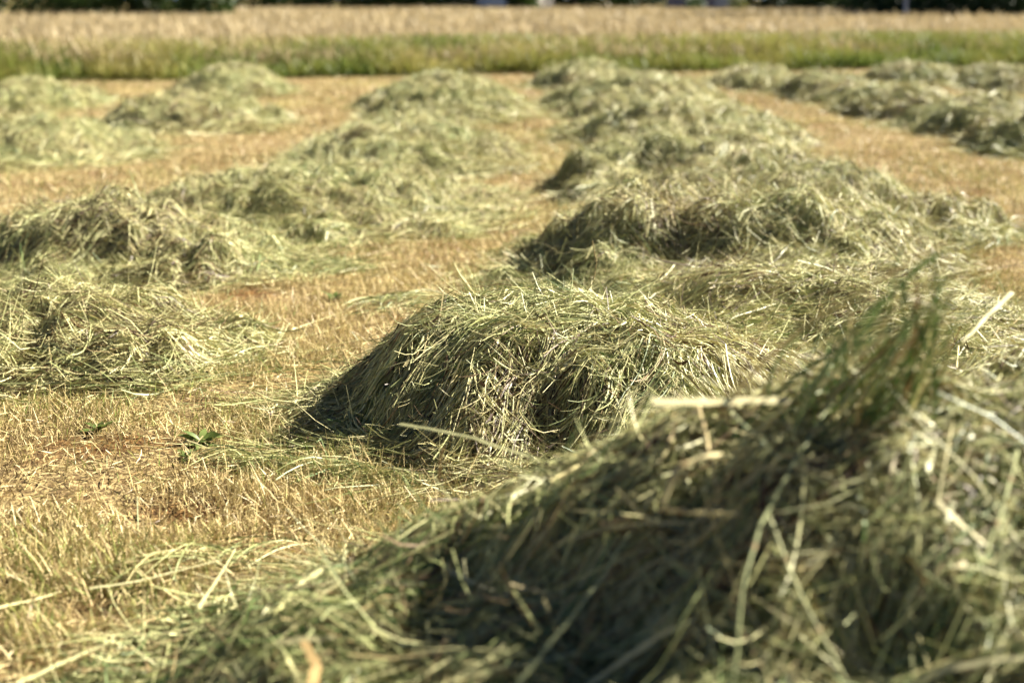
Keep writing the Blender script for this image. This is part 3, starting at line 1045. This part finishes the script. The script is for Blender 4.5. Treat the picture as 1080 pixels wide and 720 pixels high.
cf = [(938, 58, 10, 2.3, 'black conifer behind the pale post, left end of the conifer row'), (985, 57, 11, 2.4, 'black conifer second in the conifer row'),
      (1032, 56, 10, 2.3, 'black conifer third in the conifer row'), (1082, 56, 11, 2.5, 'black conifer cut by the right edge'),
      (960, 62, 9, 2.3, 'black conifer set back behind the first two'), (1010, 62, 10, 2.4, 'black conifer set back behind the second and third'),
      (1060, 61, 10, 2.4, 'black conifer set back beside the right edge')]
for px, D, h, r, lab in cf:
    tree('conifer', lab, 'conifer', CF, px, D, h, r, M_leafd, 3600, .22, .05, .16, 'cone')
tree('shrub', 'low green shrub in front of the grey barn wall', 'shrub', None, 728, 82, 1.1, .55, M_leaf, 900, .12, .05, .03, 'shrub')
tree('shrub', 'pale olive shrub before the white end of the barn', 'shrub', None, 772, 82, .75, .5, M_grass, 900, .12, .05, .03, 'shrub')

M_white = plain_mat('white_render', (.74, .71, .68), .8, 2, .06)
M_pink = plain_mat('pinkish_render', (.42, .29, .25), .85, 2, .1)
M_grey = plain_mat('weathered_boards', (.30, .255, .245), .85, 5, .2)
M_roof = plain_mat('red_brown_tiles', (.22, .10, .07), .8, 4, .3)
M_slate = plain_mat('grey_roofing', (.17, .16, .18), .7, 4, .2)
M_glass = plain_mat('dark_glass', (.03, .035, .04), .15, 1, .1, .5)
M_wood = plain_mat('painted_wood', (.55, .52, .48), .6, 6, .1)
M_post = plain_mat('bleached_post', (.48, .47, .45), .8, 12, .25)


def house(name, label, px0, px1, D, depth, wall_h, ridge, mwall, mroof, wins, door=None, white_end=None, cat='house', turn=0):
    x0, x1 = (px0 - 540) / FPX * D, (px1 - 540) / FPX * D
    cx = (x0 + x1) / 2
    hw = (x1 - x0) / 2
    root = bpy.data.objects.new(name, None)
    col.objects.link(root)
    root.location = (cx, D, 0)
    root.rotation_euler = (0, 0, math.radians(turn))
    tag(root, label, cat)
    g = Geo()
    box_geo(g, (-hw, 0, -.1), (hw, depth, wall_h))
    v = np.array([[-hw, 0, wall_h], [-hw, depth, wall_h], [-hw, depth / 2, ridge], [-hw, depth / 2, ridge],
                  [hw, 0, wall_h], [hw, depth, wall_h], [hw, depth / 2, ridge], [hw, depth / 2, ridge]], float)
    v[3, 1] -= .01
    v[7, 1] -= .01
    g.add(v, np.array([[0, 3, 2, 1], [4, 5, 6, 7]]), .5, .5)
    g.build('wall', [mwall], parent=root, smooth=False)
    g = Geo()
    o = .35
    sl = (ridge - wall_h) / (depth / 2)
    for sgn in (0, 1):
        ya, yb = (-o, depth / 2) if sgn == 0 else (depth + o, depth / 2)
        za, zb = wall_h - sl * o + .04, ridge + .04
        vv = np.array([[-hw - o, ya, za], [hw + o, ya, za], [hw + o, yb, zb], [-hw - o, yb, zb],
                       [-hw - o, ya, za + .14], [hw + o, ya, za + .14], [hw + o, yb, zb + .14], [-hw - o, yb, zb + .14]], float)
        if sgn:
            vv[:, 1] += .004
        g.add(vv, np.array([[0, 3, 2, 1], [4, 5, 6, 7], [0, 1, 5, 4], [1, 2, 6, 5], [2, 3, 7, 6], [3, 0, 4, 7]]), .5, .5)
    g.build('roof', [mroof], parent=root, smooth=False)
    for wx, wz, ww, wh in wins:
        g = Geo()
        for a, b in (((wx - ww / 2, -.05, wz), (wx - ww / 2 + .07, .02, wz + wh)), ((wx + ww / 2 - .07, -.05, wz), (wx + ww / 2, .02, wz + wh)),
                     ((wx - ww / 2 + .07, -.05, wz), (wx + ww / 2 - .07, .02, wz + .07)), ((wx - ww / 2 + .07, -.05, wz + wh - .07), (wx + ww / 2 - .07, .02, wz + wh))):
            box_geo(g, a, b)
        w = g.build('window', [M_wood], parent=root, smooth=False)
        g = Geo()
        box_geo(g, (wx - ww / 2 + .07, -.02, wz + .07), (wx + ww / 2 - .07, .01, wz + wh - .07))
        g.build('pane', [M_glass], parent=w, smooth=False)
    if door:
        dx, dw, dh = door
        g = Geo()
        box_geo(g, (dx - dw / 2, -.04, 0), (dx + dw / 2, .02, dh))
        d = g.build('door', [M_wood], parent=root, smooth=False)
        g = Geo()
        box_geo(g, (dx + dw / 2 - .14, -.09, dh * .48), (dx + dw / 2 - .08, -.041, dh * .53))
        g.build('handle', [M_glass], parent=d, smooth=False)
    if white_end:
        g = Geo()
        box_geo(g, (hw - .02, -.02, -.05), (hw + .04, depth + .02, wall_h - .1))
        e = g.build('end_wall', [M_white], parent=root, smooth=False)
        e['label'] = 'white painted end wall of the grey barn'
    return root


house('house', 'white walled house glimpsed between far trees', 556, 588, 93, 5, 2.8, 4.6, M_white, M_roof, [(.25, 1.1, .55, .9)], (-.3, .5, 2.0), turn=48)
house('cottage', 'pinkish cottage glimpsed between far trees right of the white house', 604, 628, 99, 6, 2.6, 4.4, M_pink, M_roof, [(-.35, 1.0, .5, .9)], (.35, .6, 2.0))
house('barn', 'long grey barn with a white right end beyond the meadow', 699, 772, 86, 6, 2.7, 4.8, M_grey, M_slate,
      [(-1.4, 1.2, .8, .8), (.2, 1.2, .8, .8)], (1.15, .8, 2.05), True, cat='barn', turn=-8)


def post():
    D = 53.5
    x = (944 - 540) / FPX * D
    root = bpy.data.objects.new('wooden_post', None)
    col.objects.link(root)
    root.location = (x, D, 0)
    tag(root, 'thin pale wooden post standing before the black conifers', 'post')
    g = Geo()
    z = np.array([-.2, .4, 1.0, 1.6, 1.9])
    c = np.stack([.015 * np.sin(z * 2), .01 * np.cos(z * 3), z], -1)
    g.strands(c[None], np.array([[.075, .07, .066, .063, .06]]), np.array([.5]), 12)
    g.build('shaft', [M_post], parent=root)
    g = Geo()
    z = np.array([1.9, 1.93, 1.97])
    c = np.stack([z * 0 + .009, z * 0, z], -1)
    g.strands(c[None], np.array([[.062, .045, .004]]), np.array([.5]), 12)
    g.build('cap', [M_post], parent=root)


post()
